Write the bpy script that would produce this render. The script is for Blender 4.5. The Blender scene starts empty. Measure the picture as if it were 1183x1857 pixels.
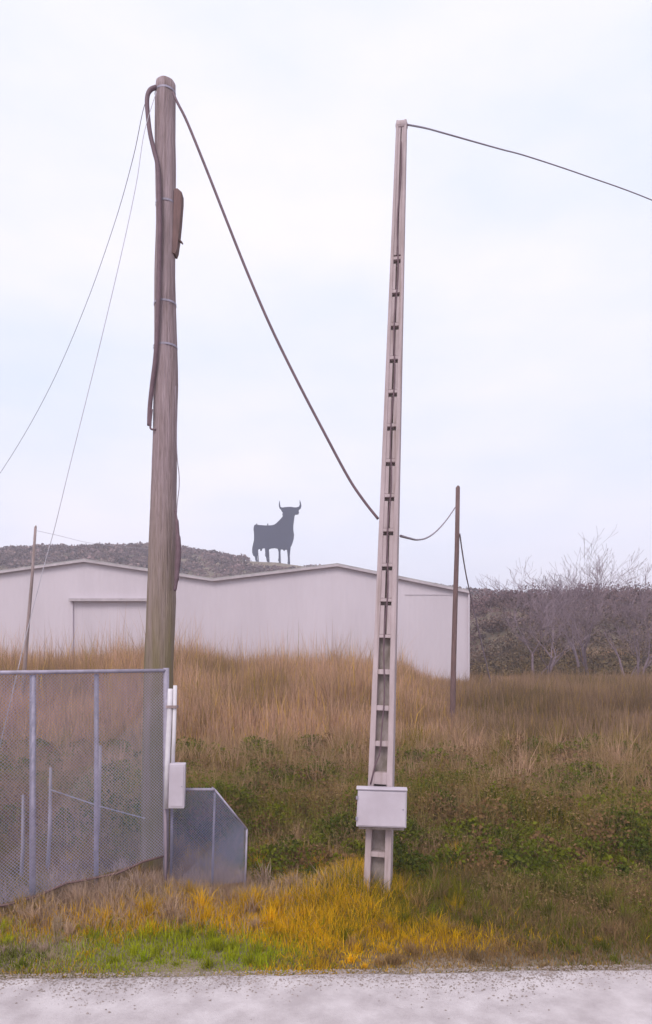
import bpy, math, random
import numpy as np
from mathutils import Vector, Matrix

random.seed(7)
rng = np.random.default_rng(7)
S = bpy.context.scene
COL = S.collection
R = math.radians

# ------------------------------------------------------------ camera
EYE, F, CX, HY = 2.7, 1280.0, 591.5, 1194.0     # metres, focal length and horizon of the photograph
cd = bpy.data.cameras.new('camera')
cam = bpy.data.objects.new('camera', cd); COL.objects.link(cam)
cam.location = (0, 0, EYE); cam.rotation_euler = (R(90), 0, 0)
cd.sensor_fit = 'VERTICAL'; cd.sensor_height = 36
cd.lens = 36 * F / 1857; cd.shift_y = (HY - 928.5) / 1857
cd.clip_start = 0.05; cd.clip_end = 3000
S.camera = cam

# ------------------------------------------------------------ world, overcast
W = bpy.data.worlds.new('World'); S.world = W; W.use_nodes = True
nt = W.node_tree; nt.nodes.clear()
SUN_EL, SUN_ROT = R(48), R(200)
sky = nt.nodes.new('ShaderNodeTexSky'); sky.sky_type = 'NISHITA'; sky.sun_disc = False
sky.sun_elevation = SUN_EL; sky.sun_rotation = SUN_ROT; sky.air_density = 1.2; sky.dust_density = 3
tc = nt.nodes.new('ShaderNodeTexCoord')
mp = nt.nodes.new('ShaderNodeMapping'); mp.inputs['Scale'].default_value = (1.6, 1.6, 4.2)
ns = nt.nodes.new('ShaderNodeTexNoise'); ns.inputs['Scale'].default_value = 1.3
ns.inputs['Detail'].default_value = 5; ns.inputs['Roughness'].default_value = .5
cr = nt.nodes.new('ShaderNodeValToRGB')
cr.color_ramp.elements[0].position = .3; cr.color_ramp.elements[0].color = (.70, .765, .92, 1)
cr.color_ramp.elements[1].position = .68; cr.color_ramp.elements[1].color = (.92, .885, .98, 1)
sc = nt.nodes.new('ShaderNodeVectorMath'); sc.operation = 'SCALE'; sc.inputs['Scale'].default_value = 8.75
mx = nt.nodes.new('ShaderNodeMix'); mx.data_type = 'RGBA'; mx.inputs[0].default_value = .93
bg = nt.nodes.new('ShaderNodeBackground'); bg.inputs['Strength'].default_value = .10
wo = nt.nodes.new('ShaderNodeOutputWorld')
L = nt.links.new
L(tc.outputs['Generated'], mp.inputs['Vector']); L(mp.outputs[0], ns.inputs['Vector'])
L(ns.outputs[0], cr.inputs[0]); L(cr.outputs[0], sc.inputs[0])
L(sky.outputs[0], mx.inputs[6]); L(sc.outputs[0], mx.inputs[7])
L(mx.outputs[2], bg.inputs['Color']); L(bg.outputs[0], wo.inputs['Surface'])

sd = bpy.data.lights.new('sun', 'SUN'); sd.energy = 1.5; sd.angle = R(25); sd.color = (1, .93, .88)
sun = bpy.data.objects.new('sun', sd); COL.objects.link(sun)
# Nishita rotation is clockwise from +Y; the lamp points away from that direction
sx, sy, sz = math.sin(SUN_ROT) * math.cos(SUN_EL), math.cos(SUN_ROT) * math.cos(SUN_EL), math.sin(SUN_EL)
sun.rotation_euler = Vector((-sx, -sy, -sz)).to_track_quat('-Z', 'Y').to_euler()

vs = S.view_settings
vs.view_transform = 'Standard'; vs.look = 'None'; vs.exposure = 0.5; vs.gamma = 1; vs.use_curve_mapping = False
S.render.engine = 'CYCLES'
S.cycles.volume_bounces = 1
S.cycles.transparent_max_bounces = 12

# ------------------------------------------------------------ helpers
def at(px, py, Y):
    return Vector(((px - CX) / F * Y, Y, EYE + (HY - py) / F * Y))

def tag(o, label=None, cat=None, group=None, kind=None):
    if label: o['label'] = label
    if cat: o['category'] = cat
    if group: o['group'] = group
    if kind: o['kind'] = kind
    return o

def empty(name, loc=(0, 0, 0), rot=(0, 0, 0)):
    o = bpy.data.objects.new(name, None); COL.objects.link(o)
    o.location = loc; o.rotation_euler = rot; o.empty_display_size = .2
    return o

class MB:
    """collects shapes in world (or local) coordinates, then links ONE mesh"""
    def __init__(s): s.v = []; s.f = []
    def add(s, vs_, fs):
        n = len(s.v); s.v += [tuple(v) for v in vs_]; s.f += [tuple(i + n for i in f) for f in fs]
        return s
    def box(s, x0, x1, y0, y1, z0, z1, M=None):
        vv = [(x0,y0,z0),(x1,y0,z0),(x1,y1,z0),(x0,y1,z0),(x0,y0,z1),(x1,y0,z1),(x1,y1,z1),(x0,y1,z1)]
        if M: vv = [M @ Vector(v) for v in vv]
        return s.add(vv, [(3,2,1,0),(4,5,6,7),(0,1,5,4),(1,2,6,5),(2,3,7,6),(3,0,4,7)])
    def tube(s, pts, rad, n=8, cap=True):
        pts = [Vector(p) for p in pts]
        if not hasattr(rad, '__len__'): rad = [rad] * len(pts)
        vv = []; ff = []
        up = Vector((0, 1, 0))
        for i, p in enumerate(pts):
            t = (pts[min(i+1, len(pts)-1)] - pts[max(i-1, 0)]).normalized()
            a = t.cross(up)
            if a.length < .05: a = t.cross(Vector((1, 0, 0)))
            a.normalize(); b = t.cross(a).normalized()
            for k in range(n):
                an = 2 * math.pi * k / n
                vv.append(p + (a * math.cos(an) + b * math.sin(an)) * rad[i])
        for i in range(len(pts) - 1):
            for k in range(n):
                k2 = (k + 1) % n
                ff.append((i*n+k, i*n+k2, (i+1)*n+k2, (i+1)*n+k))
        if cap:
            ff.append(tuple(range(n))[::-1]); ff.append(tuple((len(pts)-1)*n + k for k in range(n)))
        return s.add(vv, ff)
    def build(s, name, mat, parent=None, smooth=False, bevel=0):
        me = bpy.data.meshes.new(name); me.from_pydata(s.v, [], s.f); me.validate()
        me.materials.append(mat)
        if smooth: me.shade_smooth()
        o = bpy.data.objects.new(name, me); COL.objects.link(o)
        if parent: o.parent = parent
        if bevel:
            m = o.modifiers.new('bevel', 'BEVEL'); m.width = bevel; m.segments = 2; m.limit_method = 'ANGLE'
        return o

def fast_mesh(name, verts, polys_idx, poly_sizes, mat, colors=None, normals_smooth=False):
    me = bpy.data.meshes.new(name)
    nv = len(verts); nl = len(polys_idx); npol = len(poly_sizes)
    me.vertices.add(nv); me.vertices.foreach_set('co', np.ascontiguousarray(verts, np.float32).ravel())
    me.loops.add(nl); me.loops.foreach_set('vertex_index', np.ascontiguousarray(polys_idx, np.int32))
    me.polygons.add(npol)
    starts = np.concatenate([[0], np.cumsum(poly_sizes)[:-1]]).astype(np.int32)
    me.polygons.foreach_set('loop_start', starts)
    me.update(calc_edges=True)
    if colors is not None:
        a = me.color_attributes.new('species', 'FLOAT_COLOR', 'POINT')
        c4 = np.ones((nv, 4), np.float32); c4[:, :3] = colors
        a.data.foreach_set('color', c4.ravel())
    me.materials.append(mat)
    o = bpy.data.objects.new(name, me); COL.objects.link(o)
    return o

# value noise for placing plants and relief
_perm = rng.random((256, 256))
def vnoise(x, y, s=1.0, o=0):
    x = np.asarray(x, float) / s + 37.3 * (o + 1); y = np.asarray(y, float) / s + 91.7 * (o + 1)
    xi = np.floor(x).astype(int); yi = np.floor(y).astype(int); fx = x - xi; fy = y - yi
    fx = fx*fx*(3-2*fx); fy = fy*fy*(3-2*fy)
    g = lambda a, b: _perm[a % 256, b % 256]
    return (g(xi,yi)*(1-fx)+g(xi+1,yi)*fx)*(1-fy) + (g(xi,yi+1)*(1-fx)+g(xi+1,yi+1)*fx)*fy
def fbm(x, y, s, o=0): return .55*vnoise(x,y,s,o) + .3*vnoise(x,y,s*.45,o+3) + .15*vnoise(x,y,s*.2,o+6)
def sstep(a, b, x):
    t = np.clip((np.asarray(x, float) - a) / (b - a), 0, 1); return t*t*(3-2*t)

# ------------------------------------------------------------ materials
def mat(name, color, rough=.85, var=.25, scale=6, bump=.3, bscale=40, tint=None, metal=0, stretch=(1,1,1), spec=.3, bdist=.01):
    """noise-mottled surface: base colour, a second tint, fine relief"""
    m = bpy.data.materials.new(name); m.use_nodes = True
    t = m.node_tree; b = t.nodes['Principled BSDF']
    b.inputs['Roughness'].default_value = rough; b.inputs['Metallic'].default_value = metal
    b.inputs['Specular IOR Level'].default_value = spec
    co = t.nodes.new('ShaderNodeTexCoord'); mpn = t.nodes.new('ShaderNodeMapping')
    mpn.inputs['Scale'].default_value = stretch
    t.links.new(co.outputs['Object'], mpn.inputs[0])
    n = t.nodes.new('ShaderNodeTexNoise'); n.inputs['Scale'].default_value = scale
    n.inputs['Detail'].default_value = 6; n.inputs['Roughness'].default_value = .65
    t.links.new(mpn.outputs[0], n.inputs['Vector'])
    r = t.nodes.new('ShaderNodeValToRGB')
    c2 = tint or tuple(c * (1 - var) for c in color)
    r.color_ramp.elements[0].position = .35; r.color_ramp.elements[0].color = (*c2, 1)
    r.color_ramp.elements[1].position = .65; r.color_ramp.elements[1].color = (*color, 1)
    t.links.new(n.outputs[0], r.inputs[0]); t.links.new(r.outputs[0], b.inputs['Base Color'])
    if bump:
        n2 = t.nodes.new('ShaderNodeTexNoise'); n2.inputs['Scale'].default_value = bscale
        n2.inputs['Detail'].default_value = 5
        t.links.new(mpn.outputs[0], n2.inputs['Vector'])
        bu = t.nodes.new('ShaderNodeBump'); bu.inputs['Strength'].default_value = bump; bu.inputs['Distance'].default_value = bdist
        t.links.new(n2.outputs[0], bu.inputs['Height']); t.links.new(bu.outputs[0], b.inputs['Normal'])
    return m

def leafmat(name, trans=.25, rough=.7):
    m = bpy.data.materials.new(name); m.use_nodes = True
    t = m.node_tree; b = t.nodes['Principled BSDF']
    a = t.nodes.new('ShaderNodeAttribute'); a.attribute_name = 'species'
    t.links.new(a.outputs['Color'], b.inputs['Base Color'])
    b.inputs['Roughness'].default_value = rough; b.inputs['Specular IOR Level'].default_value = .2
    tr = t.nodes.new('ShaderNodeBsdfTranslucent'); t.links.new(a.outputs['Color'], tr.inputs[0])
    ms = t.nodes.new('ShaderNodeMixShader'); ms.inputs[0].default_value = trans
    out = t.nodes['Material Output']
    t.links.new(b.outputs[0], ms.inputs[1]); t.links.new(tr.outputs[0], ms.inputs[2]); t.links.new(ms.outputs[0], out.inputs[0])
    return m

M = {}
M['wood'] = mat('weathered_pole_wood', (.36,.27,.27), .9, scale=5, stretch=(3,3,.35), tint=(.22,.165,.15), bump=.8, bscale=9, bdist=.02)
def mossy(m, z0, z1, col):
    t = m.node_tree; b = t.nodes['Principled BSDF']; src = b.inputs['Base Color'].links[0].from_socket
    g_ = t.nodes.new('ShaderNodeNewGeometry'); sp = t.nodes.new('ShaderNodeSeparateXYZ'); mr = t.nodes.new('ShaderNodeMapRange')
    mr.inputs['From Min'].default_value = z1; mr.inputs['From Max'].default_value = z0
    nn = t.nodes.new('ShaderNodeTexNoise'); nn.inputs['Scale'].default_value = 4; nn.inputs['Detail'].default_value = 5
    mu = t.nodes.new('ShaderNodeMath'); mu.operation = 'MULTIPLY'; m2 = t.nodes.new('ShaderNodeMath'); m2.operation = 'MULTIPLY'; m2.inputs[1].default_value = 1.5
    mi = t.nodes.new('ShaderNodeMix'); mi.data_type = 'RGBA'; mi.inputs[7].default_value = (*col, 1)
    k = t.links.new
    k(g_.outputs['Position'], sp.inputs[0]); k(sp.outputs['Z'], mr.inputs[0]); k(mr.outputs[0], mu.inputs[0]); k(nn.outputs[0], m2.inputs[0]); k(m2.outputs[0], mu.inputs[1])
    k(mu.outputs[0], mi.inputs[0]); k(src, mi.inputs[6]); k(mi.outputs[2], b.inputs['Base Color'])
M['wood_mossy'] = mat('weathered_pole_wood_with_moss', (.38,.285,.305), .9, scale=5, stretch=(5,5,.3), tint=(.23,.165,.165), bump=1, bscale=11, bdist=.035)
mossy(M['wood_mossy'], 2.6, 5.0, (.19,.15,.07))
M['wood_dark'] = mat('dark_pole_wood', (.20,.12,.115), .9, scale=7, stretch=(3,3,.4), tint=(.12,.075,.07), bump=.6, bscale=20)
M['concrete'] = mat('cast_concrete', (.49,.395,.41), .92, scale=3, tint=(.39,.31,.315), bump=.4, bscale=60, stretch=(2,2,.6), bdist=.006)
M['recess'] = mat('shaded_concrete', (.36,.30,.29), .95, scale=6, tint=(.20,.165,.14), bump=.4, bscale=50, stretch=(2,2,.8), bdist=.006)  # darker mottled concrete; the shade under the rungs is put into its colour
M['steel_white'] = mat('painted_box', (.54,.48,.54), .5, scale=4, tint=(.47,.41,.46), bump=.05, bscale=30)
M['pvc'] = mat('pale_conduit', (.70,.66,.70), .5, scale=6, tint=(.58,.54,.57), bump=.05)
M['cable'] = mat('cable_sheath', (.17,.105,.125), .6, scale=10, bump=.2, bscale=80)
M['cable_grey'] = mat('grey_cable', (.27,.21,.25), .6, scale=10, bump=.1)
M['wire'] = mat('bright_wire', (.50,.46,.52), .5, scale=10, bump=0)
M['galv'] = mat('galvanised_tube', (.38,.34,.43), .6, scale=9, tint=(.26,.23,.28), bump=.1, metal=.2)
M['net'] = mat('galvanised_net', (.42,.38,.54), .55, scale=1.3, tint=(.25,.27,.36), bump=0, metal=.1)
M['wall'] = mat('pale_sheet_wall', (.60,.53,.58), .7, scale=.35, tint=(.54,.475,.52), bump=.15, bscale=3, stretch=(1,1,.25))
M['door'] = mat('sheet_door', (.60,.53,.58), .7, scale=.5, tint=(.54,.475,.52), bump=.15, bscale=4, stretch=(1,1,.25))
M['trim'] = mat('roof_trim', (.52,.45,.48), .7, scale=2, bump=.1)
M['roof'] = mat('roof_sheet', (.40,.37,.37), .7, scale=1, bump=.2)
M['bull'] = mat('black_sheet', (.012,.022,.06), .6, scale=.5, bump=.05)
M['soil'] = mat('dry_soil_and_thatch', (.27,.205,.155), .97, scale=.9, tint=(.13,.105,.065), bump=1, bscale=14, bdist=.05)
M['paving'] = mat('pale_concrete_paving', (.56,.50,.505), .9, scale=3.2, tint=(.40,.345,.35), bump=.9, bscale=90, bdist=.008)
M['net_blue'] = mat('zinc_net', (.26,.26,.40), .7, scale=3, tint=(.18,.20,.32), bump=0)
M['grit'] = mat('grit', (.36,.29,.27), .95, scale=20, tint=(.2,.16,.14), bump=.2)
M['bark'] = mat('twig_bark', (.27,.20,.23), .9, scale=5, tint=(.18,.13,.15), bump=.2)
M['stake'] = mat('bleached_stake', (.34,.30,.34), .9, scale=5, tint=(.24,.21,.24), bump=.4, stretch=(3,3,.5))
M['leaf'] = leafmat('plant_leaf', .38); M['dry'] = leafmat('dry_blade', .4, .85); M['scrub'] = leafmat('scrub_leaf', .15, .85)

# ------------------------------------------------------------ terrain
RID = np.array([(-3000,1010),(-300,1008),(15,1007),(110,1000),(200,1000),(340,1003),(400,1011),(460,1021),(540,1030),(565,1036),(700,1062),(1000,1092),(1400,1100),(4000,1110)], float)
YR = 166.0
RX = (RID[:,0]-CX)/F*YR; RZ = EYE + (HY-RID[:,1])/F*YR
def gz(X, Y):
    X = np.asarray(X, float); Y = np.asarray(Y, float)
    z = 1.1*sstep(9, 27, Y) + .10*(fbm(X, Y, 2.2, 1)-.5)*sstep(6.3, 8, Y)
    z = z + .12*sstep(-.3, -2.6, X)*sstep(6.3, 7.4, Y)*(1-sstep(9, 14, Y))
    hill = np.interp(X, RX, RZ)
    z = z + (hill-1.1)*sstep(85, YR, Y)*(1-.7*sstep(YR+8, 420, Y)) + 2.2*(fbm(X, Y, 14, 2)-.5)*sstep(80, 110, Y)
    bank = sstep(9.5, 14.5, X)*(1-sstep(90, 130, Y))
    z = z + bank*(6.3*sstep(40, 60, Y) + .9*(fbm(X, Y, 5, 4)-.5)*sstep(38, 46, Y))
    return z

def axis(a, b, fine0, fine1, df, n):
    return np.unique(np.round(np.concatenate([np.linspace(a, fine0, n)[:-1], np.arange(fine0, fine1, df), np.linspace(fine1, b, n)]), 3))
gxs = axis(-480, 480, -24, 40, .45, 70); gys = axis(-25, 760, 0, 66, .45, 100)
GX, GY = np.meshgrid(gxs, gys); GZ = gz(GX, GY)
nx, ny = len(gxs), len(gys)
ii, jj = np.meshgrid(np.arange(nx-1), np.arange(ny-1)); b0 = (jj*nx+ii).ravel()
q = np.stack([b0, b0+1, b0+nx+1, b0+nx], 1).ravel()
g = fast_mesh('ground', np.stack([GX.ravel(), GY.ravel(), GZ.ravel()], 1), q, np.full(len(b0), 4), M['soil'])
g.data.shade_smooth(); tag(g, kind='structure')

# paving strip where the photographer stands; its far edge runs slightly askew
def edgeY(X): return 6.02 + .035*X
pxs = np.arange(-8, 8.01, .05); T = np.linspace(0, 1, 60)
ragged = edgeY(pxs)+.07*(fbm(pxs, pxs*0+3, .5, 41)-.5)+.05*(fbm(pxs, pxs*0+8, .12, 42)-.5)
PXX, TT = np.meshgrid(pxs, T); PYY = -6+(ragged[None]+6)*TT**.45
PZZ = .045+.012*(fbm(PXX, PYY, .8, 43)-.5)+.006*(fbm(PXX, PYY, .12, 44)-.5)-.05*(TT > .999)
nn_ = len(pxs); ii, jj = np.meshgrid(np.arange(nn_-1), np.arange(len(T)-1)); b0 = (jj*nn_+ii).ravel()
pav = fast_mesh('pavement', np.stack([PXX.ravel(), PYY.ravel(), PZZ.ravel()], 1), np.stack([b0, b0+1, b0+nn_+1, b0+nn_], 1).ravel(), np.full(len(b0), 4), M['paving'])
tag(pav, kind='structure')
n = 16000
gx = rng.uniform(-4, 4, n); gyy = edgeY(gx)-np.abs(rng.normal(size=n))*(.02+.33*fbm(gx,gx*0,.5,45)); gs = .0015+.009*rng.random(n)**4
ang = rng.uniform(0, 6.28, n)
V = []
for k_ in range(4):
    a_ = ang+k_*1.571; V.append(np.stack([gx+np.cos(a_)*gs*(1+.6*(k_%2)), gyy+np.sin(a_)*gs, np.full(n, .046)], 1))
V.append(np.stack([gx, gyy, .047+gs*.8], 1))
V = np.stack(V, 1).reshape(-1,3); b5 = np.arange(n)[:,None]*5
idx = np.concatenate([b5,b5+1,b5+4,b5+1,b5+2,b5+4,b5+2,b5+3,b5+4,b5+3,b5,b5+4],1).ravel()
tag(fast_mesh('grit', V, idx, np.full(n*4, 3), M['grit']), kind='stuff')

# ------------------------------------------------------------ warehouse
YW = 35.0
wh = empty('warehouse', (at(400, 1252, YW).x, YW, 1.1))
tag(wh, 'long pale lilac grey twin gabled warehouse beyond the field of dry grass', 'warehouse')
wx, wy, wz = wh.location
prof = [(-330,1052),(-95,1052),(155,1018),(387,1053),(612,1026),(852,1075)]
PW = [at(a, b, YW) for a, b in prof]
def loc(v): return (v[0]-wx, v[1]-wy, v[2]-wz)
zb = .6
def facade(name, pts, y, thick, m, hole=None):
    """extruded polygon strip wall from zb up to the profile, corrugated in shallow ribs"""
    v = []; f = []
    X0, X1 = pts[0].x, pts[-1].x
    stepx = .125; n = int((X1-X0)/stepx)
    px_ = [p.x for p in pts]; pz_ = [p.z for p in pts]
    rows = []
    xsn = [X0+(X1-X0)*i/n for i in range(n+1)] + [p.x for p in pts[1:-1]]
    if hole: xsn += [hole[0], hole[1]]
    xsn = sorted(set(round(x, 4) for x in xsn))
    for i, x in enumerate(xsn):
        rib = -.006 if (int(math.floor((x-X0)/.125+.5)) % 2) else 0
        rows.append((x, y+rib, float(np.interp(x, px_, pz_))))
    for (x, yy, zt) in rows: v += [(x-wx, yy-wy, zb-wz), (x-wx, yy-wy, zt-wz)]
    for i in range(len(rows)-1):
        xm = (rows[i][0]+rows[i+1][0])/2
        if hole and hole[0] < xm < hole[1]:
            continue
        f.append((2*i, 2*i+2, 2*i+3, 2*i+1))
    if hole:
        zh = hole[2]
        for i in range(len(rows)-1):
            xm = (rows[i][0]+rows[i+1][0])/2
            if hole[0] < xm < hole[1]:
                k = len(v)
                v += [(rows[i][0]-wx, rows[i][1]-wy, zh-wz), (rows[i+1][0]-wx, rows[i+1][1]-wy, zh-wz)]
                f.append((k, k+1, 2*i+3, 2*i+1))
    mb = MB().add(v, f)
    o = mb.build(name, m, wh)
    md = o.modifiers.new('thick', 'SOLIDIFY'); md.thickness = thick; md.offset = -1
    return o
dl, dr, dt = at(133, 1090, YW).x, at(300, 1090, YW).x, at(0, 1090, YW).z
facade('wall', PW, YW, .1, M['wall'], (dl, dr, dt))
# side and rear walls
back = YW+38
sw = MB().box(PW[-1].x-.12-wx, PW[-1].x-wx, .02, back-wy, zb-wz, PW[-1].z-.03-wz); sw.build('wall', M['wall'], wh)
sw = MB().box(PW[0].x-wx, PW[0].x+.12-wx, .02, back-wy, zb-wz, PW[0].z-.03-wz); sw.build('wall', M['wall'], wh)
for a, b in zip(PW[:-1], PW[1:]):
    mb = MB()
    ov = -.18
    v = [(a.x, YW+ov, a.z+.02), (b.x, YW+ov, b.z+.02), (b.x, back, b.z+.02), (a.x, back, a.z+.02)]
    v2 = [(p[0], p[1], p[2]+.09) for p in v]
    mb.add([loc(p) for p in v+v2], [(3,2,1,0),(4,5,6,7),(0,1,5,4),(1,2,6,5),(2,3,7,6),(3,0,4,7)])
    mb.build('roof', M['roof'], wh)
    tr = MB(); d = .11
    v = [(a.x, YW-.21, a.z-.05), (b.x, YW-.21, b.z-.05), (b.x, YW-.185, b.z-.05), (a.x, YW-.185, a.z-.05)]
    v2 = [(p[0], p[1], p[2]+.10) for p in v]
    tr.add([loc(p) for p in v+v2], [(3,2,1,0),(4,5,6,7),(0,1,5,4),(1,2,6,5),(2,3,7,6),(3,0,4,7)])
    tr.build('roof_edge', M['trim'], wh)
# sliding door set back under its header rail
dm = MB(); n = 30
for i in range(n):
    x0 = dl+(dr-dl)*i/n; x1 = dl+(dr-dl)*(i+1)/n; yy = YW+.16+(.02 if i % 2 else 0)
    yy = YW+.05+(.006 if i % 2 else 0); dm.box(x0-wx, x1-wx, yy-wy, yy+.06-wy, zb-wz, dt+.1-wz)
do = dm.build('door', M['door'], wh)
MB().box(dl-.15-wx, dr+.3-wx, -.22, -.02, dt-.02-wz, dt+.12-wz).build('door_track', M['trim'], wh)
MB().box(dl-.07-wx, dl+.0-wx, -.06, .25, zb-wz, dt-.03-wz).build('door_jamb', M['door'], wh)
# gutter down the valley and downpipe at the right corner
MB().tube([loc((PW[-1].x-.06, YW-.1, 6.0)), loc((PW[-1].x-.06, YW-.1, 1.0))], .05, 8).build('downpipe', M['wall'], wh)
MB().box(at(735,0,YW).x-wx, PW[-1].x-wx, -.03, -.015, at(0,1079,YW).z-wz, at(0,1077,YW).z-wz).build('flashing', M['door'], wh)

# ------------------------------------------------------------ bull-shaped roadside board on the ridge
YB = 160.0
out = [(577,180),(567,215),(566,250),(574,278),(592,292),(597,310),(612,325),(606,352),(612,372),(595,392),(572,418),(540,450),(512,470),(480,478),
 (400,480),(330,474),(285,470),(270,482),(264,520),(270,600),(268,660),(255,715),(246,765),(248,805),(262,842),(280,852),(284,888),(294,912),(314,906),(306,868),(312,800),(322,764),
 (340,758),(346,785),(360,780),(372,752),(398,752),(404,800),(402,838),(416,870),(420,905),(446,918),(452,908),(438,872),(430,835),(438,790),(448,764),(480,752),(520,750),(552,758),
 (562,800),(562,860),(556,900),(582,912),(580,860),(584,800),(588,765),(612,766),(628,784),(646,766),(662,772),(668,820),(672,880),(670,948),(694,954),(693,880),(699,800),(706,742),
 (728,690),(742,640),(747,590),(738,540),(738,480),(746,420),(752,370),(762,350),(782,352),(800,344),(806,324),(800,306),(808,290),(826,276),(834,246),(828,210),(814,172),(812,205),(814,238),(800,260),(760,266),(700,258),(640,262),(604,268),(584,256),(580,225)]
def bp(p): return at(420+p[0]/6.572, 880+p[1]/6.572, YB)
base = bp((480, 925))
bull = empty('bull_billboard', base)
tag(bull, 'giant black bull shaped roadside board standing on the scrubby ridge', 'billboard')
BP = [bp(p)-base for p in out]
from mathutils.geometry import tessellate_polygon
tri = tessellate_polygon([[Vector((p.x, p.z, 0)) for p in BP]])
nb = len(BP); th = .35
v = [(p.x, -th/2, p.z) for p in BP] + [(p.x, th/2, p.z) for p in BP]
f = [tuple(t) for t in tri] + [tuple(i+nb for i in reversed(t)) for t in tri] + [(i, (i+1) % nb, (i+1) % nb+nb, i+nb) for i in range(nb)]
MB().add(v, f).build('bull_panel', M['bull'], bull)
for px_ in (300, 432, 570, 682):
    p = bp((px_, 850))-base; q_ = bp((px_, 560))-base
    gzv = float(gz(base.x+p.x, YB+5)) - base.z
    MB().tube([(p.x, 4.5, gzv-.5), (q_.x, .25, q_.z)], .12, 6).build('prop', M['bull'], bull)
    gz2 = float(gz(base.x+p.x, YB)) - base.z
    MB().tube([(p.x, .28, gz2-.6), (q_.x, .28, q_.z+2)], .13, 6).build('post', M['bull'], bull)

# ------------------------------------------------------------ scrub on the hill and the bank (uncountable)
def leaf_cloud(name, C, Rr, n_each, size, cols, m):
    """C centres (N,3), Rr radii (N,3); n_each leaf triangles per bush"""
    N = len(C); T = N*n_each
    d = rng.normal(size=(T,3)); d /= np.linalg.norm(d, axis=1, keepdims=True)
    d[:,2] = np.abs(d[:,2])*.95 - .1
    rr = rng.random((T,1))**.35
    c = np.repeat(C, n_each, 0) + d*rr*np.repeat(Rr, n_each, 0)
    sz = np.repeat(size, n_each)[:, None]*rng.uniform(.6, 1.3, (T,1))
    a = rng.normal(size=(T,3)); a /= np.linalg.norm(a, axis=1, keepdims=True)
    b = rng.normal(size=(T,3)); b -= (b*a).sum(1, keepdims=True)*a; b /= np.linalg.norm(b, axis=1, keepdims=True)
    V = np.stack([c-a*sz*.5, c+b*sz*.45, c+a*sz*.7, c-b*sz*.45], 1).reshape(-1, 3)
    idx = np.arange(T*4)
    col = np.repeat(cols, n_each, 0)*rng.uniform(.7, 1.3, (T,1))
    return fast_mesh(name, V, idx, np.full(T, 4), m, np.repeat(col, 4, 0))

N = 5600
X = rng.uniform(-95, 95, N); Y = rng.uniform(95, 172, N)
sel = (X < 6+ (Y-100)*.05) | (rng.random(N) < .4)
X, Y = X[sel], Y[sel]
k = (X > at(440,0,YB).x) & (X < at(560,0,YB).x) & (Y > 148); X, Y = X[~k], Y[~k]
# a row of bushes on the crest gives the ridge its uneven outline
Xc = rng.uniform(-95, 12, 260); Yc = rng.uniform(160, 169, 260)
kb = (Xc > base.x-7) & (Xc < base.x+8); Xc, Yc = Xc[~kb], Yc[~kb]
X = np.concatenate([X, Xc]); Y = np.concatenate([Y, Yc]); N = len(X)
rad = rng.uniform(.6, 1.7, N); rad[-len(Xc):] = rng.uniform(.5, 1.15, len(Xc))
C = np.stack([X, Y, gz(X, Y)+rad*.2], 1)
Rr = np.stack([rad*1.3, rad*1.3, rad*.75], 1)
base_c = np.array([[.17,.105,.105]])*rng.uniform(.6, 1.5, (N,1)) + rng.random((N,1))*np.array([[.0,.012,-.004]])
tag(leaf_cloud('hill_scrub', C, Rr, 50, rad*.34, base_c, M['scrub']), kind='stuff')

N = 4200
X = 8.6+rng.random(N)*52; Y = rng.uniform(39, 74, N)
k = X > 9.2+(Y-39)*.02; X, Y = X[k], Y[k]; N = len(X)
rad = .4+1.7*rng.random(N)**2.5
C = np.stack([X, Y, gz(X, Y)+rad*.2], 1); Rr = np.stack([rad*1.2, rad*1.2, rad*.8], 1)
low = (1-sstep(40, 62, Y))[:,None]
base_c = (np.array([[.15,.092,.095]])*(1-low) + np.array([[.15,.105,.05]])*low)*rng.uniform(.6, 1.5, (N,1))
tag(leaf_cloud('bank_scrub', C, Rr, 120, np.minimum(rad*.17, .15), base_c, M['scrub']), kind='stuff')

# ------------------------------------------------------------ grasses and weeds
def blades(name, X, Y, H, Wd, lean, cols, m, z_off=0.0):
    n = len(X); Z = gz(X, Y)-.02+z_off
    az = rng.uniform(0, 2*np.pi, n); la = rng.uniform(0, 2*np.pi, n); ln = np.abs(rng.normal(size=n))*lean*H
    dx, dy = np.cos(az)*Wd/2, np.sin(az)*Wd/2
    lx, ly = np.cos(la)*ln, np.sin(la)*ln
    P = np.zeros((n, 5, 3))
    P[:,0] = np.stack([X-dx, Y-dy, Z], 1); P[:,1] = np.stack([X+dx, Y+dy, Z], 1)
    P[:,2] = np.stack([X+dx*.8+lx*.35, Y+dy*.8+ly*.35, Z+H*.6], 1); P[:,3] = np.stack([X-dx*.8+lx*.35, Y-dy*.8+ly*.35, Z+H*.6], 1)
    P[:,4] = np.stack([X+lx, Y+ly, Z+H*np.sqrt(np.maximum(.15, 1-(ln/H)**2*.5))], 1)
    k = np.arange(n)[:,None]*5
    idx = np.concatenate([k, k+1, k+2, k+3, k+3, k+2, k+4], 1).ravel()
    sizes = np.tile([4, 3], n)
    return fast_mesh(name, P.reshape(-1,3), idx, sizes, m, np.repeat(cols, 5, 0))

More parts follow.
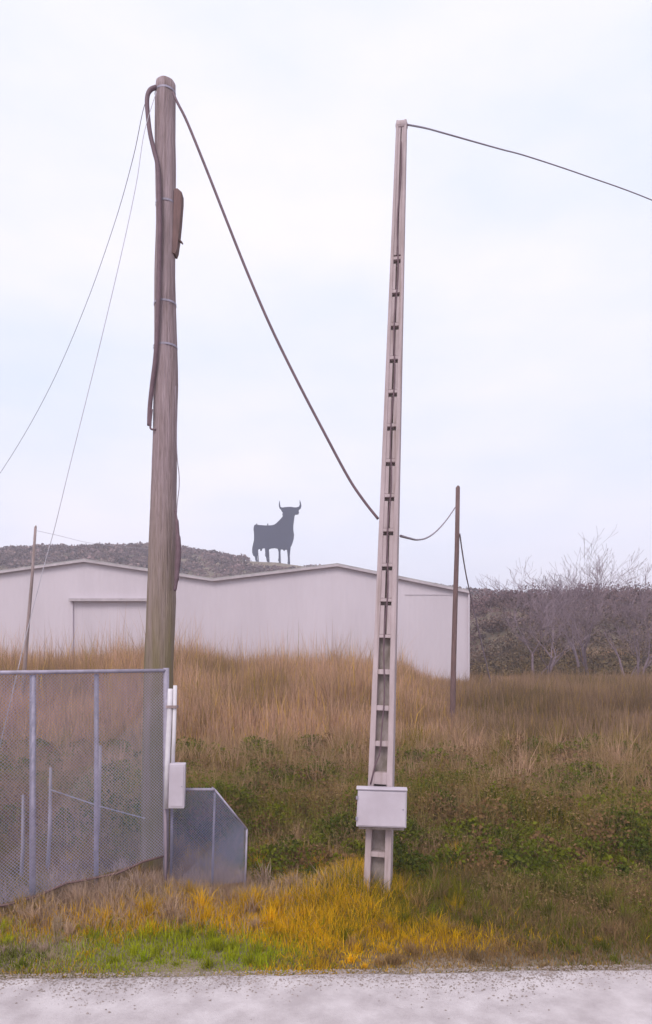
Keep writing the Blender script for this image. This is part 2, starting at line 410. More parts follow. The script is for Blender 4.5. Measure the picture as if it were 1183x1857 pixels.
def leaves(name, X, Y, Zoff, size, cols, m):
    """broad leaves scattered through the height of weeds"""
    n = len(X); c = np.stack([X, Y, gz(X, Y)+Zoff], 1)
    a = rng.normal(size=(n,3)); a[:,2] = a[:,2]*.5+.2; a /= np.linalg.norm(a, axis=1, keepdims=True)
    b = rng.normal(size=(n,3)); b -= (b*a).sum(1, keepdims=True)*a; b /= np.linalg.norm(b, axis=1, keepdims=True)
    s = size[:,None]
    V = np.stack([c, c+a*s*.5+b*s*.24, c+a*s, c+a*s*.5-b*s*.24], 1).reshape(-1,3)
    return fast_mesh(name, V, np.arange(n*4), np.full(n, 4), m, np.repeat(cols, 4, 0))

def wedge(n, y0, y1, margin=1.2, power=1.0):
    """points over the field in front of the camera, with a generous margin either side"""
    Y = y0+(y1-y0)*rng.random(n)**power
    Xl = -CX/F*Y*1.12-margin; Xr = CX/F*Y*1.12+margin
    return Xl+(Xr-Xl)*rng.random(n), Y
def mixc(a, b, t): t = np.asarray(t)[:,None]; return np.array(a)[None]*(1-t)+np.array(b)[None]*t
TAN, STRAW, PINK = (.56,.35,.235), (.58,.36,.08), (.50,.36,.29)
OLIVE, GREEN, LIME, YEL, BROWN = (.22,.165,.018), (.125,.15,.004), (.30,.37,.006), (.74,.44,.006), (.29,.175,.085)

def near_col(X, Y):
    """which grass grows where on the verge"""
    n = len(X); px = CX+F*X/Y; py = HY+F*EYE/Y
    c = mixc(BROWN, OLIVE, np.clip(fbm(X,Y,.5,11)*2.4-.7, 0, 1))
    def patch(c, target, cx, cy, rx, ry, amt):
        w = np.exp(-(((X-cx)/rx)**2+((Y-cy)/ry)**2))*amt
        w = np.clip(w*(.55+1.0*fbm(X,Y,.5,12)), 0, 1)
        w = (rng.random(n) < w).astype(float)*.85
        return c*(1-w[:,None])+np.array(target)[None]*w[:,None]
    c = patch(c, STRAW, -1.2, 7.0, 1.7, 1.2, .7)
    c = patch(c, YEL, -.20, 7.3, 1.15, 1.35, 2.6)
    c = patch(c, YEL, -1.9, 6.75, 1.3, .5, 1.9)
    c = patch(c, LIME, -2.7, 6.4, .6, .3, 1.1)
    c = patch(c, YEL, .25, 6.7, .8, .45, .8)
    c = patch(c, PINK, -2.6, 7.3, 1.4, .55, 1.0)
    c = patch(c, PINK, -1.2, 8.0, 1.2, .4, 1.2)
    c = patch(c, PINK, -2.6, 6.4, .5, .3, .6)
    c = patch(c, LIME, -1.40, 6.4, .75, .34, 2.4)
    c = patch(c, LIME, -.7, 6.3, .6, .22, .7)
    c = patch(c, GREEN, 1.8, 7.2, 1.4, 1.3, 1.3)
    c = patch(c, YEL, 1.1, 6.6, .8, .4, 1.0)
    c = patch(c, BROWN, 1.4, 6.3, 1.2, .22, 1.0)
    c = patch(c, BROWN, 2.2, 7.2, 1.3, 1.0, .7)
    c = patch(c, GREEN, -2.9, 6.2, .3, .2, .8)
    return c*rng.uniform(.7, 1.25, (n,1))

# verge grass, short and dense
X, Y = wedge(150000, 5.95, 9.8, .6)
k = (Y > edgeY(X)-.03); X, Y = X[k], Y[k]
H = (.05+.13*sstep(6.0, 7.6, Y))*(.5+fbm(X,Y,.6,13)*1.1)*rng.uniform(.6, 1.3, len(X))
H *= 1-.55*np.clip(fbm(X,Y,.7,14)*2.6-1.1,0,1)*sstep(.2,-.8,X)
H *= 1+.8*np.exp(-((X+.2)**2/.8+(Y-7.6)**2/.6))
tag(blades('verge_grass', X, Y, H, rng.uniform(.004, .011, len(X)), .5, near_col(X, Y), M['dry']), kind='stuff')

# leafy green weeds round and behind the poles
def weed_h(X, Y):
    h = .62*sstep(7.4, 10.4, Y+.8*(fbm(X,Y,1.4,27)-.5))*(.55+.9*fbm(X,Y,1.1,21))
    right = sstep(.9, 2.0, X)*sstep(6.5, 7.8, Y)*.22
    left = sstep(-1.0, -1.8, X)*(1-sstep(8.9, 9.8, Y))
    return np.maximum(h, right)*(1-.8*left)
n = 260000
X, Y = wedge(n, 6.4, 14.5, 1, .85)
hh = weed_h(X, Y); k = (hh > .05) & (rng.random(n) < .25+1.1*fbm(X,Y,.7,22)); X, Y, hh = X[k], Y[k], hh[k]
n = len(X)
t = fbm(X,Y,.9,23)
c = mixc(BROWN, GREEN, np.clip(t*3.2-.95, 0, 1)); br = sstep(10.5, 14.5, Y)*.7+ .25*sstep(1.4, 3.5, X)
w = (rng.random(n) < np.clip(br, 0, .9))[:,None]; c = np.where(w, np.array(BROWN)[None]*1.1, c)
c = c*rng.uniform(.65, 1.35, (n,1))
tag(leaves('green_weeds', X, Y, hh*rng.random(n)**.7, rng.uniform(.022, .05, n)*(.7+.09*(Y-6)), c, M['leaf']), kind='stuff')
X2, Y2 = wedge(60000, 6.8, 15, 1)
h2 = weed_h(X2, Y2)*rng.uniform(.7, 1.45, len(X2)); k = h2 > .06; X2, Y2, h2 = X2[k], Y2[k], h2[k]
c = mixc(OLIVE, TAN, np.clip(fbm(X2,Y2,1.2,24)*1.2-.25+.4*sstep(11,15,Y2), 0, 1))*rng.uniform(.7, 1.3, (len(X2),1))
tag(blades('weed_stems', X2, Y2, h2, rng.uniform(.004, .012, len(X2)), .3, c, M['dry']), kind='stuff')

def tufts(name, X, Y, n_each, spread, H, Wd, cols, m, droop=.55):
    n = len(X); a = rng.uniform(0, 6.283, n*n_each); r_ = np.abs(rng.normal(size=n*n_each))*np.repeat(spread, n_each)
    return blades(name, np.repeat(X, n_each)+np.cos(a)*r_, np.repeat(Y, n_each)+np.sin(a)*r_, np.repeat(H, n_each)*rng.uniform(.4, 1.1, n*n_each),
                  rng.uniform(.004, .010, n*n_each)*np.repeat(Y/7, n_each), droop, np.repeat(cols, n_each, 0)*rng.uniform(.65, 1.3, (n*n_each, 1)), m)
n = 620; X, Y = wedge(n, 6.15, 9.6, .4); k = Y > edgeY(X)+.05; X, Y = X[k], Y[k]
tc_ = near_col(X, Y)
tag(tufts('verge_tufts', X, Y, 90, rng.uniform(.02, .07, len(X)), (.10+.16*sstep(6.2,7.8,Y))*rng.uniform(.6,1.5,len(X)), 0, tc_, M['dry']), kind='stuff')
n = 620; X, Y = wedge(n, 8.3, 15.5, 1); hh = weed_h(X, Y); k = (hh > .12) & ((X > -.9) | (Y > 9.6)) & (np.hypot(X-.58, Y-7.9) > .45); X, Y, hh = X[k], Y[k], hh[k]; N = len(X)
rad = rng.uniform(.12, .42, N)
C = np.stack([X, Y, gz(X, Y)+hh*.35], 1); Rr = np.stack([rad*1.2, rad*1.2, hh*.55+rad*.55], 1)
cg = mixc((.07,.09,.004), (.16,.17,.006), rng.random(N)); w = (rng.random(N) < .25)[:,None]; cg = np.where(w, np.array([[.23,.13,.055]]), cg)
tag(leaf_cloud('bramble_mounds', C, Rr, 420, np.full(N, .042)*(.6+Y*.05), cg, M['leaf']), kind='stuff')
n = 700; X, Y = wedge(n, 8.8, 16, 1); k = ((X > -.8) | (Y > 9.8)) & (np.hypot(X-.58, Y-7.9) > .5); X, Y = X[k], Y[k]
tag(tufts('rank_grass', X, Y, 60, rng.uniform(.04, .12, len(X)), (.35+.5*sstep(9,13,Y))*rng.uniform(.5,1.4,len(X)), 0, mixc(TAN, OLIVE, rng.random(len(X))), M['dry'], .4), kind='stuff')

# field of tall dry grass
def field_h(X, Y):
    right = sstep(.09, .16, X/Y)
    h = .55+.75*sstep(13, 22, Y)*(1-.72*right) + .35*sstep(20, 30, Y)*(1-right)
    h = h*(.45+1.05*fbm(X,Y,2.0,31))
    return h + .5*np.exp(-((X+7.2)**2/3.0))*sstep(18,24,Y)
n = 230000
X, Y = wedge(n, 13, 37, 2, .8)
k = ~((X > -26) & (X < 7.2) & (Y > 34.6)) & (Y < 45); X, Y = X[k], Y[k]; n = len(X)
H = field_h(X, Y)*rng.uniform(.5, 1.15, n)*(1+.55*(rng.random(n)<.05))
t = np.clip(fbm(X,Y,2.2,32)*2.6-.8 + .3*sstep(14,20,Y), 0, 1)
c = mixc(BROWN, TAN, t)
w = (rng.random(n) < np.clip((fbm(X,Y,2.0,33)-.40)*1.8*(1-.6*sstep(15,24,Y)), 0, .8))[:,None]; c = np.where(w, np.array(OLIVE)[None]*1.05, c)
w = (rng.random(n) < .12)[:,None]; c = np.where(w, np.array(STRAW)[None], c)
rg = sstep(.13,.22,X/Y)[:,None]*.5; c = c*(1-rg)+np.array([[.10,.07,.035]])*rg
c = c*rng.uniform(.7, 1.3, (n,1))
tag(blades('dry_field_grass', X, Y, H, rng.uniform(.008, .024, n), .22, c, M['dry']), kind='stuff')
# taller dead weeds that stand out of the field, each a loose spray of stalks
n = 420; X, Y = wedge(n, 11, 32, 1); k = (X/Y < .16); X, Y = X[k], Y[k]; n = len(X)
Xs = np.repeat(X, 26)+rng.normal(size=n*26)*.10; Ys = np.repeat(Y, 26)+rng.normal(size=n*26)*.10
hs = np.repeat(field_h(X, Y)*rng.uniform(1.0, 1.55, n), 26)*rng.uniform(.6, 1.05, n*26)
cc = np.repeat(mixc(TAN, BROWN, rng.random(n)), 26, 0)*rng.uniform(.6, 1.1, (n*26,1))
tag(blades('dead_weed_stalks', Xs, Ys, hs, rng.uniform(.008, .02, n*26), .35, cc, M['dry']), kind='stuff')
# rough grass running on past the warehouse, up to the bank
n = 50000
X = rng.uniform(7.6, 34, n); Y = rng.uniform(33, 47, n)
c = mixc(BROWN, TAN, np.clip(1.6*fbm(X,Y,3,35)-.2, 0, 1))*rng.uniform(.7, 1.3, (n,1))
tag(blades('bank_foot_grass', X, Y, rng.uniform(.25, .8, n), rng.uniform(.015, .035, n), .25, c, M['dry']), kind='stuff')

# ------------------------------------------------------------ bare trees right of the warehouse
def bare_tree(loc_, height, seed, label, spread=.55, depth=6):
    rd = random.Random(seed)
    root = empty('bare_tree', loc_); tag(root, label, 'tree', 'leafless trees on the right')
    trunk = MB(); crown = MB()
    def grow(p, d, ln, r, lev, mb):
        pts = [p]; rr = [r]; q_ = p.copy(); dd = d.copy()
        for s in range(3):
            dd = (dd+Vector((rd.gauss(0,.13), rd.gauss(0,.13), .05+rd.gauss(0,.05)))).normalized()
            q_ = q_+dd*ln/3; pts.append(q_.copy()); rr.append(max(.006, r*(1-.14*(s+1))))
        mb.tube(pts, rr, 6 if lev < 2 else 3, cap=False)
        if lev >= depth: return
        kk = 3 if lev < 4 else rd.choice((2, 3))
        for i in range(kk):
            s = rd.randint(1, 3)
            nd = (dd+Vector((rd.gauss(0,spread), rd.gauss(0,spread), rd.gauss(.12,.25)))).normalized()
            grow(pts[s if i else 3], nd, ln*rd.uniform(.62,.84), rr[-1]*rd.uniform(.55,.75), lev+1, crown)
    for i in range(3):
        a = i*2.1+seed
        grow(Vector((.12*math.cos(a), .12*math.sin(a), -.3)), Vector((.35*math.cos(a), .35*math.sin(a), 1)).normalized(), height*.27, height*.012, 0, trunk)
    trunk.build('trunk', M['bark'], root, True); crown.build('crown', M['bark'], root)
for px_, Y_, h_, sd_, lb in ((985, 38, 8.3, 3, 'grey leafless bushy tree nearest the right corner of the warehouse'),
                             (1062, 40, 9.8, 5, 'tallest leafless tree, second to the right of the warehouse'),
                             (1150, 37, 7.6, 9, 'leafless tree at the right end of the row, farthest from the warehouse')):
    x = (px_-CX)/F*Y_; bare_tree((x, Y_, float(gz(x, Y_))), h_, sd_, lb)

# ------------------------------------------------------------ net fences
def net(name, O, U, V, poly, pitch, r, m, parent, ang=45):
    """woven wire net: straight wires both diagonals, clipped to a convex polygon (u, v)"""
    mb = MB(); nrm = U.cross(V).normalized()
    for sgn in (1, -1):
        d = Vector((math.cos(R(ang)), sgn*math.sin(R(ang)), 0)); pn = Vector((-d.y, d.x, 0))
        pr = [p[0]*pn.x+p[1]*pn.y for p in poly]
        c = min(pr)+pitch/2
        while c < max(pr):
            hits = []
            for i in range(len(poly)):
                a, b = poly[i], poly[(i+1) % len(poly)]
                ca, cb = a[0]*pn.x+a[1]*pn.y-c, b[0]*pn.x+b[1]*pn.y-c
                if (ca < 0) != (cb < 0):
                    t = ca/(ca-cb); hits.append((a[0]+(b[0]-a[0])*t, a[1]+(b[1]-a[1])*t))
            if len(hits) == 2:
                off = nrm*(r*.9*sgn)
                A = O+U*hits[0][0]+V*hits[0][1]+off; B = O+U*hits[1][0]+V*hits[1][1]+off
                mid = (A+B)/2+nrm*random.uniform(-.006, .006)
                mb.tube([A, mid, B], r, 3, cap=False)
            c += pitch*random.uniform(.93, 1.07)
    o = mb.build(name, m, parent); o['kind'] = 'stuff'; return o

tr_, tl_ = at(301, 1216, 8.1), at(-95, 1221, 6.85)
br_, bl_ = at(301, 1552, 8.1), at(-95, 1668, 6.85)
fence = empty('net_fence', (0, 0, 0)); tag(fence, 'tall galvanised wire net fence at the left beside the wooden pole', 'fence')
U = (tr_-tl_); U.z = 0; ulen = U.length; U.normalize(); V = Vector((0,0,1))
O = Vector((tl_.x, tl_.y, 0))
poly = [(0, bl_.z), (ulen, br_.z), (ulen, tr_.z), (0, tl_.z)]
net('wire_net', O, U, V, poly, .025, .0023, M['net'], fence)
def on(px_):   # point along the fence line seen at a given column
    k_ = (px_-CX)/F
    t = (k_*tl_.y-tl_.x)/(U.x-k_*U.y); return O+U*t
MB().tube([tl_, tr_+Vector((.02,.0,0))], .021, 8).build('top_rail', M['galv'], fence, True)
pts = []
for i in range(9):
    t = i/8; p = bl_.lerp(br_, t); p.z += .03*math.sin(i*1.9)-.01; pts.append(p)
MB().tube(pts, .014, 6).build('bottom_rail', M['wood_dark'], fence, True)
for px_, r_, z0 in ((301, .034, -.3), (176, .026, -.3), (60, .032, -.3), (-60, .03, -.3)):
    p = on(px_); off = Vector((-U.y, U.x, 0))*.03*(1 if px_ < 300 else 0)
    z1 = tr_.z+(.03 if px_ > 300 else -.03)
    p = p+off
    MB().tube([(p.x, p.y, z0), (p.x+.005, p.y, z1)], r_, 10).build('post', M['galv'], fence, True)
a = on(90)+Vector((0,.03,0)); b = on(262)+Vector((0,.03,0))
MB().tube([(a.x, a.y, at(0,1432,a.y).z), ((a.x+b.x)/2, (a.y+b.y)/2, at(0,1462,(a.y+b.y)/2).z), (b.x, b.y, at(0,1484,b.y).z)], .007, 5).build('brace_wire', M['wire'], fence)

low = empty('low_net_fence', (0, 0, 0)); tag(low, 'low wire net panel with a cut corner, right of the wooden pole', 'fence')
YL = 7.95
LP = [at(308,1612,YL), at(444,1600,YL), at(448,1504,YL), at(390,1432,YL), at(308,1432,YL)]
O2 = Vector((0, YL, 0)); poly2 = [(p.x, p.z) for p in LP]
net('wire_net', O2, Vector((1,0,0)), V, poly2, .021, .0022, M['net_blue'], low)
O3 = Vector((0, YL+.5, 0)); LP3 = [at(312,1590,YL+.5), at(440,1582,YL+.5), at(443,1500,YL+.5), at(385,1428,YL+.5), at(312,1428,YL+.5)]
net('wire_net', O3, Vector((1,0,0)), V, [(p.x, p.z) for p in LP3], .023, .0022, M['net_blue'], low)
MB().tube([LP[4], LP[3]], .017, 8).build('top_rail', M['galv'], low, True)
MB().tube([LP[3], LP[2]], .011, 8).build('corner_rail', M['galv'], low, True)
MB().tube([LP[2], LP[1]-Vector((0,0,.25))], .011, 8).build('post', M['galv'], low, True)
MB().tube([at(390,1434,YL+.02), at(384,1640,YL+.02)], .013, 8).build('post', M['galv'], low, True)
MB().tube([at(313,1434,YL+.02), at(309,1640,YL+.02)], .015, 8).build('post', M['galv'], low, True)
for q1, q2 in ((LP[3], LP3[3]), (LP[2], LP3[2]), (LP[4], LP3[4])):
    MB().tube([q1, q2], .009, 6).build('cross_bar', M['galv'], low, True)

# bleached stakes leaning inside the fence
for (x0, y0, x1, y1, Y_, r_, lb) in ((92,1392,84,1640,8.3,.024,'bleached leaning stake behind the net, second from the left'),
                                   (42,1442,36,1660,8.0,.022,'short bleached stake at the far left behind the net'),
                                   (182,1352,170,1620,8.7,.030,'taller grey stake in the middle of the net fence')):
    tp = at(x0, y0, Y_); bt = at(x1, y1, Y_); bt.z = -.1
    st = MB().tube([bt, (bt*.5+tp*.5)+Vector((.015,0,0)), tp], [r_, r_*.95, r_*.7], 7).build('stake', M['stake'], None, True)
    tag(st, lb, 'stake', 'stakes behind the net fence')

# ------------------------------------------------------------ wooden pole
YP = 8.5
LE = [(150,283),(182,281),(240,281),(300,282),(400,284),(500,281),(600,280),(700,279),(780,279),(850,276),(930,273),(1000,270),(1100,266),(1200,263),(1400,258),(1640,254)]
RE = [(150,318),(182,318),(240,318),(300,319),(400,319),(500,318),(600,320),(700,323),(780,321),(850,321),(930,320),(1000,319),(1100,318),(1200,315),(1400,314),(1640,314)]
ys = np.concatenate([np.arange(152, 1640, 14), [1640]])
le = np.interp(ys, [p[0] for p in LE], [p[1] for p in LE]); re = np.interp(ys, [p[0] for p in RE], [p[1] for p in RE])
wp = empty('wooden_pole', (at(284,1600,YP).x, YP, 0)); tag(wp, 'thick weathered wooden utility pole behind the net fence', 'utility pole')
wo_ = wp.location
nseg = 28; vv = []; ff = []
for i, (y, a, b) in enumerate(zip(ys, le, re)):
    c = at((a+b)/2, y, YP)-wo_; r_ = (b-a)/2/F*YP
    for k in range(nseg):
        an = 2*math.pi*k/nseg
        rr = r_*(1+.022*math.sin(an*3+i*.21)+.014*math.sin(an*7-i*.37)+random.uniform(-.006,.006))
        vv.append((c.x+rr*math.cos(an), c.y+rr*math.sin(an), c.z))
n_ = len(ys)
for i in range(n_-1):
    for k in range(nseg):
        k2 = (k+1) % nseg; ff.append((i*nseg+k, (i+1)*nseg+k, (i+1)*nseg+k2, i*nseg+k2))
ff.append(tuple(range(nseg))); ff.append(tuple((n_-1)*nseg+k for k in range(nseg))[::-1])
MB().add(vv, ff).build('shaft', M['wood_mossy'], wp, True)
def pole_c(y): 
    return at((np.interp(y,[p[0] for p in LE],[p[1] for p in LE])+np.interp(y,[p[0] for p in RE],[p[1] for p in RE]))/2, y, YP), (np.interp(y,[p[0] for p in RE],[p[1] for p in RE])-np.interp(y,[p[0] for p in LE],[p[1] for p in LE]))/2/F*YP
for y in (170, 372, 553, 631):
    c, r_ = pole_c(y)
    c = c-wo_
    MB().tube([(c.x,c.y,c.z-.012),(c.x,c.y,c.z+.012)], r_*1.035+.002, 24, cap=False).build('band', M['galv'], wp, True)
# split slab of timber standing off the right side with a hook below
def prism(pts_px, Y0, Y1, org):
    a = [at(x, y, Y0)-org for x, y in pts_px]; a = [Vector((p.x, Y0-org.y, p.z)) for p in a]
    b = [Vector((p.x, Y1-org.y, p.z)) for p in a]; k = len(a)
    return MB().add(a+b, [tuple(range(k)), tuple(range(k, 2*k))[::-1]]+[(i, i+k, (i+1) % k+k, (i+1) % k) for i in range(k)])
prism([(316,342),(322,341),(330,348),(330,362),(327,400),(324,430),(321,452),(318,460),(312,458)], 8.42, 8.54, wo_).build('side_board', M['wood_dark'], wp, bevel=.004)
hk = [at(x, y, 8.46)-wo_ for x, y in ((318,430),(325,436),(330,440),(332,443))]
MB().tube(hk, [.02,.018,.012,.006], 7).build('hook', M['wood_dark'], wp, True)

# cable bundle that runs down the pole's left side, with its loop end
def cable(name, pts, r, m, label, cat='cable', n=7, group=None, sub=6):
    P_ = [Vector(p) for p in pts]; res = []
    for i in range(len(P_)-1):
        p0 = P_[max(i-1,0)]; p1 = P_[i]; p2 = P_[i+1]; p3 = P_[min(i+2,len(P_)-1)]
        for s in range(sub):
            t = s/sub
            res.append(.5*((2*p1)+(p2-p0)*t+(2*p0-5*p1+4*p2-p3)*t*t+(3*p1-p0-3*p2+p3)*t**3))
    res.append(P_[-1])
    o = MB().tube(res, r, n).build(name, m, None, True); tag(o, label, cat, group); return o
cable('riser_cable', [at(x,y,Y_) for x,y,Y_ in ((284,158,8.42),(272,164,8.4),(267,182,8.38),(269,215,8.38),(273,245,8.37),(280,275,8.36),(287,310,8.34),(290,400,8.33),(289,470,8.33),(287,560,8.32),(283,640,8.33),(276,700,8.36),(272,740,8.38),(271,772,8.4))], .027, M['cable'],
      'dark cable bundle strapped down the left side of the wooden pole')
cable('cable_tail', [at(x,y,Y_) for x,y,Y_ in ((276,742,8.36),(274,760,8.38),(273,776,8.38),(279,779,8.38),(285,778,8.4))], .012, M['cable'],
      'short hooked cable end at the foot of the left cable bundle')
cable('splice_sleeve', [at(x,y,Y_) for x,y,Y_ in ((318,925,8.36),(321,945,8.36),(323,975,8.36),(324,1000,8.36),(322,1030,8.36),(320,1055,8.36),(317,1072,8.36))], [.012]*6+[.022]*6+[.032]*6+[.034]*6+[.028]*6+[.02]*6+[.008], M['cable'],
      'dark cable splice sleeve on the right side of the wooden pole', 'cable sleeve')
cable('wire_loop', [at(x,y,Y_) for x,y,Y_ in ((319,700,8.33),(320,790,8.33),(322,835,8.36),(325,860,8.4),(325,885,8.4),(322,910,8.38),(320,940,8.36))], .005, M['cable_grey'],
      'thin wire loop standing off the right side of the wooden pole', 'wire')

# ------------------------------------------------------------ concrete pole
YC = 7.84
root = empty('concrete_pole', (at(685,1635,YC).x, YC, 0), (0, R(1.78), 0))
root.rotation_euler = (Matrix.Rotation(R(1.78),4,'Y') @ Matrix.Rotation(R(-11),4,'Z')).to_euler()
tag(root, 'tapered pale concrete utility pole with ladder like recesses and a white box', 'utility pole')
HT = 8.66
_t = M['concrete'].node_tree; _b = _t.nodes['Principled BSDF']; _src = _b.inputs['Base Color'].links[0].from_socket
_co = _t.nodes.new('ShaderNodeTexCoord'); _mp = _t.nodes.new('ShaderNodeMapping'); _mp.inputs['Scale'].default_value = (14,14,.7)
_n = _t.nodes.new('ShaderNodeTexNoise'); _n.inputs['Scale'].default_value = 1.5; _n.inputs['Detail'].default_value = 6
_r = _t.nodes.new('ShaderNodeValToRGB'); _r.color_ramp.elements[0].position = .52; _r.color_ramp.elements[1].position = .72; _r.color_ramp.elements[1].color = (.6,.6,.6,1)
_m = _t.nodes.new('ShaderNodeMix'); _m.data_type = 'RGBA'; _m.inputs[7].default_value = (.22,.15,.12,1)
_k = _t.links.new; _k(_co.outputs['Object'], _mp.inputs[0]); _k(_mp.outputs[0], _n.inputs['Vector']); _k(_n.outputs[0], _r.inputs[0]); _k(_r.outputs[0], _m.inputs[0]); _k(_src, _m.inputs[6]); _k(_m.outputs[2], _b.inputs['Base Color'])
def hw(h): return .150+(.0575-.150)*h/HT
def hd(h): return .125+(.045-.125)*h/HT
def fl(h): return .24*2*hw(h)+.0*h          # flange width
def tapered(h0, h1, xa, xb, ya, yb):
    """prism between two heights; xa.. are functions of h"""
    v = []
    for h in (h0, h1): v += [(xa(h),ya(h),h),(xb(h),ya(h),h),(xb(h),yb(h),h),(xa(h),yb(h),h)]
    return v, [(3,2,1,0),(4,5,6,7),(0,1,5,4),(1,2,6,5),(2,3,7,6),(3,0,4,7)]
def part(name, pieces, m, bevel=.006):
    mb = MB()
    for v, f in pieces: mb.add(v, f)
    return mb.build(name, m, root, bevel=bevel)
part('flange', [tapered(-.3, HT, lambda h:-hw(h), lambda h:-hw(h)+fl(h), lambda h:-hd(h), lambda h:hd(h))], M['concrete'], .008)
part('flange', [tapered(-.3, HT, lambda h:hw(h)-fl(h), lambda h:hw(h), lambda h:-hd(h), lambda h:hd(h))], M['concrete'], .008)
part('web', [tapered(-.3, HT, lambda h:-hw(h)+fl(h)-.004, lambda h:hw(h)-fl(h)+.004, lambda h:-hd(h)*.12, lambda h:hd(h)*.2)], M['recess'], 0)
def hy(y): return EYE+(HY-y)/F*YC
rung_y = [1545,1476,1409,1347,1283,1218,1154,1089,1026,963,901,838,774,713,652,592,532,472]
for i, y in enumerate(rung_y):
    h = hy(y)
    thk = .13 if i == 2 else (.055 if y > 1200 else .035)
    fr = lambda h: -hd(h)*(.93)
    part('rung', [tapered(h-thk*.5, h+thk*.5, lambda h:-hw(h)+fl(h)-.003, lambda h:hw(h)-fl(h)+.003, fr, lambda h:-hd(h)*.1)], M['concrete'], .004)
# upper part: the recess shallows to a narrow groove
ht = hy(650)
for sgn in (-1, 1):
    a_ = (lambda h: -hw(h)+fl(h)-.003) if sgn < 0 else (lambda h: .10*hw(h))
    b_ = (lambda h: -.10*hw(h)) if sgn < 0 else (lambda h: hw(h)-fl(h)+.003)
    part('face', [tapered(hy(466), HT-.02, a_, b_, lambda h:-hd(h)*.8, lambda h:-hd(h)*.1)], M['concrete'], .003)
    # shallower infill either side of the groove between the rungs, from shoulder height up
    for y0, y1 in zip(rung_y[6:-1], rung_y[7:]):
        f0 = lambda h: -hd(h)*.86
        a2 = (lambda h: -hw(h)+fl(h)-.003) if sgn < 0 else (lambda h: .13*hw(h))
        b2 = (lambda h: -.13*hw(h)) if sgn < 0 else (lambda h: hw(h)-fl(h)+.003)
        part('infill', [tapered(hy(y0)+.02, hy(y1)-.06, a2, b2, f0, lambda h:-hd(h)*.11)], M['concrete'], .004)
MB().add(*tapered(HT-.085, HT+.0, lambda h:-hw(h)-.008, lambda h:hw(h)+.008, lambda h:-hd(h)-.008, lambda h:hd(h)+.008)).build('cap', M['concrete'], root, bevel=.03)
# earth cable down the face
gp = []
for i in range(46):
    h = HT-.25-(HT-.25-hy(1352))*i/45
    gp.append((.012*math.sin(i*.8)+.004, -hd(h)-.004+.004*math.sin(i*1.7), h))
gp += [(-.02, -hd(1.4)-.006, hy(1368)), (-.06, -hd(1.3)-.006, hy(1385)), (-.105, -hd(1.2)-.01, hy(1420))]
e = MB().tube(gp, .0075, 6).build('earth_cable', M['cable'], root, True)

# white box clamped round the pole
bx = empty('junction_box', (at(692,1497,YC-.2).x, YC-.2, at(692,1497,YC-.2).z), (0, R(1.0), R(-4)))
tag(bx, 'white rectangular junction box clamped on the concrete pole', 'junction box')
bs = (YC-.2)/F; w2 = 44.5*bs; h2 = 67*bs
mb = MB(); mb.add([(-w2-.006,-.09,0),(w2-.002,-.09,0),(w2-.002,.06,0),(-w2-.006,.06,0),(-w2+.006,-.085,h2),(w2,-.085,h2),(w2,.06,h2),(-w2+.006,.06,h2)],
       [(3,2,1,0),(4,5,6,7),(0,1,5,4),(1,2,6,5),(2,3,7,6),(3,0,4,7)])
mb.build('box_body', M['steel_white'], bx, bevel=.006)
MB().box(-w2+.012, w2-.012, -.100, -.0915, .014, h2-.016).build('door', M['steel_white'], bx, bevel=.004)
MB().box(-w2-.01, w2+.004, -.105, .064, h2+.001, h2+.012).build('lid', M['steel_white'], bx, bevel=.003)
MB().tube([(w2-.04,-.1,h2*.5),(w2-.04,-.108,h2*.5)], .008, 10).build('lock', M['galv'], bx)
for hz_ in (.22, .78):
    MB().box(-w2-.012, -w2+.014, -.104, -.092, h2*hz_-.018, h2*hz_+.018).build('hinge', M['galv'], bx)
MB().box(-w2+.02, w2-.02, -.05, .1, -.035, -.001).build('bracket', M['recess'], bx, bevel=.004)

# ------------------------------------------------------------ conduits and meter box beside the fence post
YD = 7.85
dn = empty('cable_conduit', (at(311,1465,YD).x, YD, at(0,1465,YD).z)); tag(dn, 'pair of pale conduits rising up the fence post', 'conduit')
o_ = dn.location
MB().tube([at(302,1466,YD)-o_, at(304,1380,YD)-o_, at(308,1290,YD)-o_, at(309.5,1249,YD)-o_], .030, 12).build('pipe', M['pvc'], dn, True)
MB().tube([at(313,1400,YD)-o_, at(316,1330,YD)-o_, at(318,1243,YD)-o_], .022, 12).build('pipe', M['pvc'], dn, True)
MB().box(*[c for c in (-.052,.068,-.036,.04)], 0, .03, Matrix.Translation(at(311,1284,YD)-o_)).build('clamp', M['wood'], dn)
MB().tube([at(300,1466,YD+.04)-o_, at(301,1560,YD+.04)-o_, at(300,1640,YD+.04)-o_], .016, 8).build('cable_tail', M['cable_grey'], dn, True)
mt = empty('meter_box', at(321,1464,YD-.02), (0, R(1.5), R(6))); tag(mt, 'narrow upright white meter box on the conduits beside the fence', 'meter box')
s_ = YD/F
MB().box(-14*s_, 14*s_, -.07, .06, 0, 80*s_).build('box_body', M['steel_white'], mt, bevel=.008)
MB().box(-11.5*s_, 11.5*s_, -.078, -.0715, 4*s_, 76*s_).build('door', M['steel_white'], mt, bevel=.003)
MB().tube([(9*s_,-.079,40*s_),(9*s_,-.086,40*s_)], .007, 10).build('lock', M['galv'], mt)

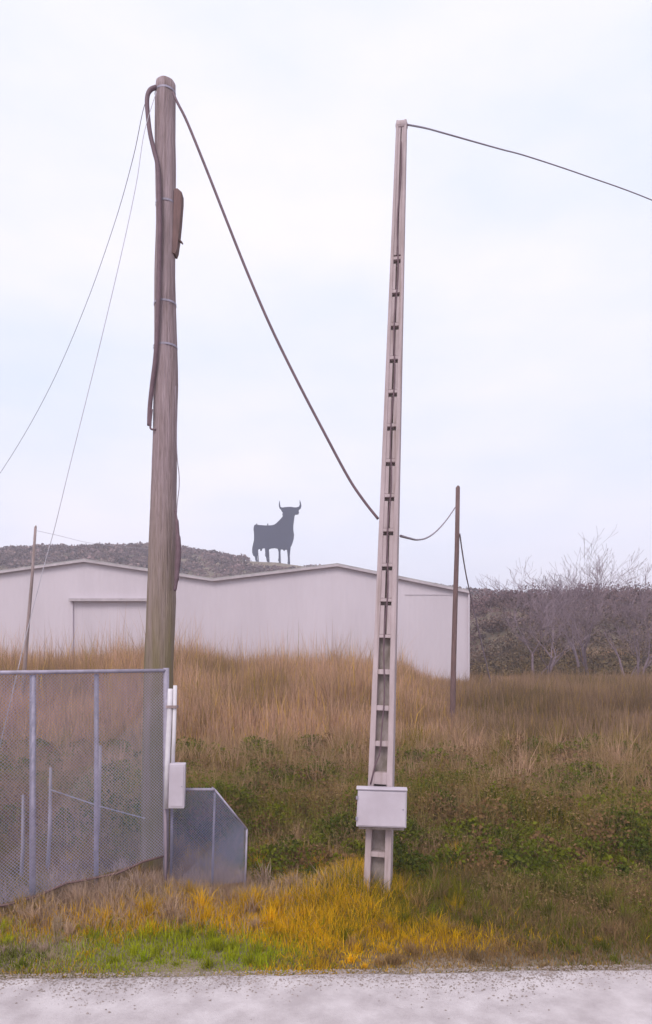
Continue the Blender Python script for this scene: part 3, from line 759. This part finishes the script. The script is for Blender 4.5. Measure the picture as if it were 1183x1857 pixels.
# ------------------------------------------------------------ far poles
def thin_pole(name, top, bot, r0, r1, m, label):
    root_ = empty(name, (bot.x, bot.y, bot.z)); tag(root_, label, 'utility pole')
    pts = [Vector((0,0,-.4))]+[(top-bot)*t for t in (0,.25,.5,.75,1)]
    pts = [p+Vector((.01*math.sin(i*2),0,0)) for i, p in enumerate(pts)]
    MB().tube(pts, [r0+(r1-r0)*t for t in (0,0,.25,.5,.75,1)], 10).build('shaft', m, root_, True)
    tdir = (top-bot).normalized()
    MB().tube([(top-bot)-tdir*.02, (top-bot)+tdir*.05], [r1*1.0, r1*.5], 10).build('pole_tip', m, root_, True)
    return root_
YQ = 20.5
thin_pole('wooden_pole', at(831,884,YQ), at(820,1340,YQ), .085, .062, M['wood_dark'], 'slim brown wooden pole in front of the right end of the warehouse')
YZ = 22.0
thin_pole('wooden_pole', at(65,956,YZ), at(38,1305,YZ), .065, .04, M['wood'], 'thin leaning grey pole in front of the left part of the warehouse')

# ------------------------------------------------------------ wires between them
def span(name, px_pts, Ya, Yb, r, m, label, cat='cable', n=6):
    t = np.linspace(0, 1, len(px_pts)); d = [Ya+(Yb-Ya)*k for k in t]
    return cable(name, [at(p[0], p[1], dd) for p, dd in zip(px_pts, d)], r, m, label, cat, n)
span('overhead_cable', [(314,168),(322,186),(340,222),(375,308),(412,402),(450,497),(492,594),(540,692),(588,784),(632,866),(660,908),(686,941)], 8.36, 7.84, .0155, M['cable'], 'thick dark cable slanting down between the wooden and the concrete pole')
span('overhead_cable', [(727,972),(742,976),(758,979),(775,975),(792,963),(810,943),(826,920)], 7.9, 20.4, .016, M['cable_grey'], 'slack cable drooping between the concrete pole and the slim brown pole')
span('overhead_cable', [(738,226),(770,232),(800,240),(860,257),(910,271),(958,284),(1060,318),(1190,366),(1400,460)], 7.8, 16, .011, M['cable_grey'], 'grey cable running right from the top of the concrete pole')
span('guy_wire', [(834,968),(840,1010),(846,1045),(852,1072),(872,1160),(893,1250)], 20.45, 26, .022, M['cable_grey'], 'short stay wire falling right from the slim brown pole', 'wire')
span('guy_wire', [(284,166),(262,240),(248,330),(225,440),(190,590),(160,712),(128,840),(100,955),(82,1020),(52,1135),(28,1235),(3,1340),(-30,1470)], 8.36, 7.2, .0042, M['wire'], 'pale stay wire from the wooden pole top down past the fence', 'wire')
span('overhead_wire', [(282,160),(262,192),(242,285),(208,405),(155,555),(92,700),(22,825),(-60,945)], 8.4, 14, .0045, M['cable_grey'], 'thin faint wire sagging left from the top of the wooden pole', 'wire')
span('overhead_wire', [(65,962),(110,972),(160,984),(225,992),(275,995)], 22, 30, .006, M['wire'], 'very thin wire running right from the thin leaning grey pole', 'wire')

# ------------------------------------------------------------ air
hz = bpy.data.materials.new('air_haze'); hz.use_nodes = True
t = hz.node_tree; t.nodes.clear(); ou = t.nodes.new('ShaderNodeOutputMaterial'); pv = t.nodes.new('ShaderNodeVolumePrincipled')
pv.inputs['Color'].default_value = (.90,.88,1.0,1); pv.inputs['Density'].default_value = .0017; pv.inputs['Anisotropy'].default_value = .1
t.links.new(pv.outputs[0], ou.inputs['Volume'])
h = MB().box(-490, 490, -30, 770, float(GZ.min())-1, 52).build('haze', hz); tag(h, kind='stuff')
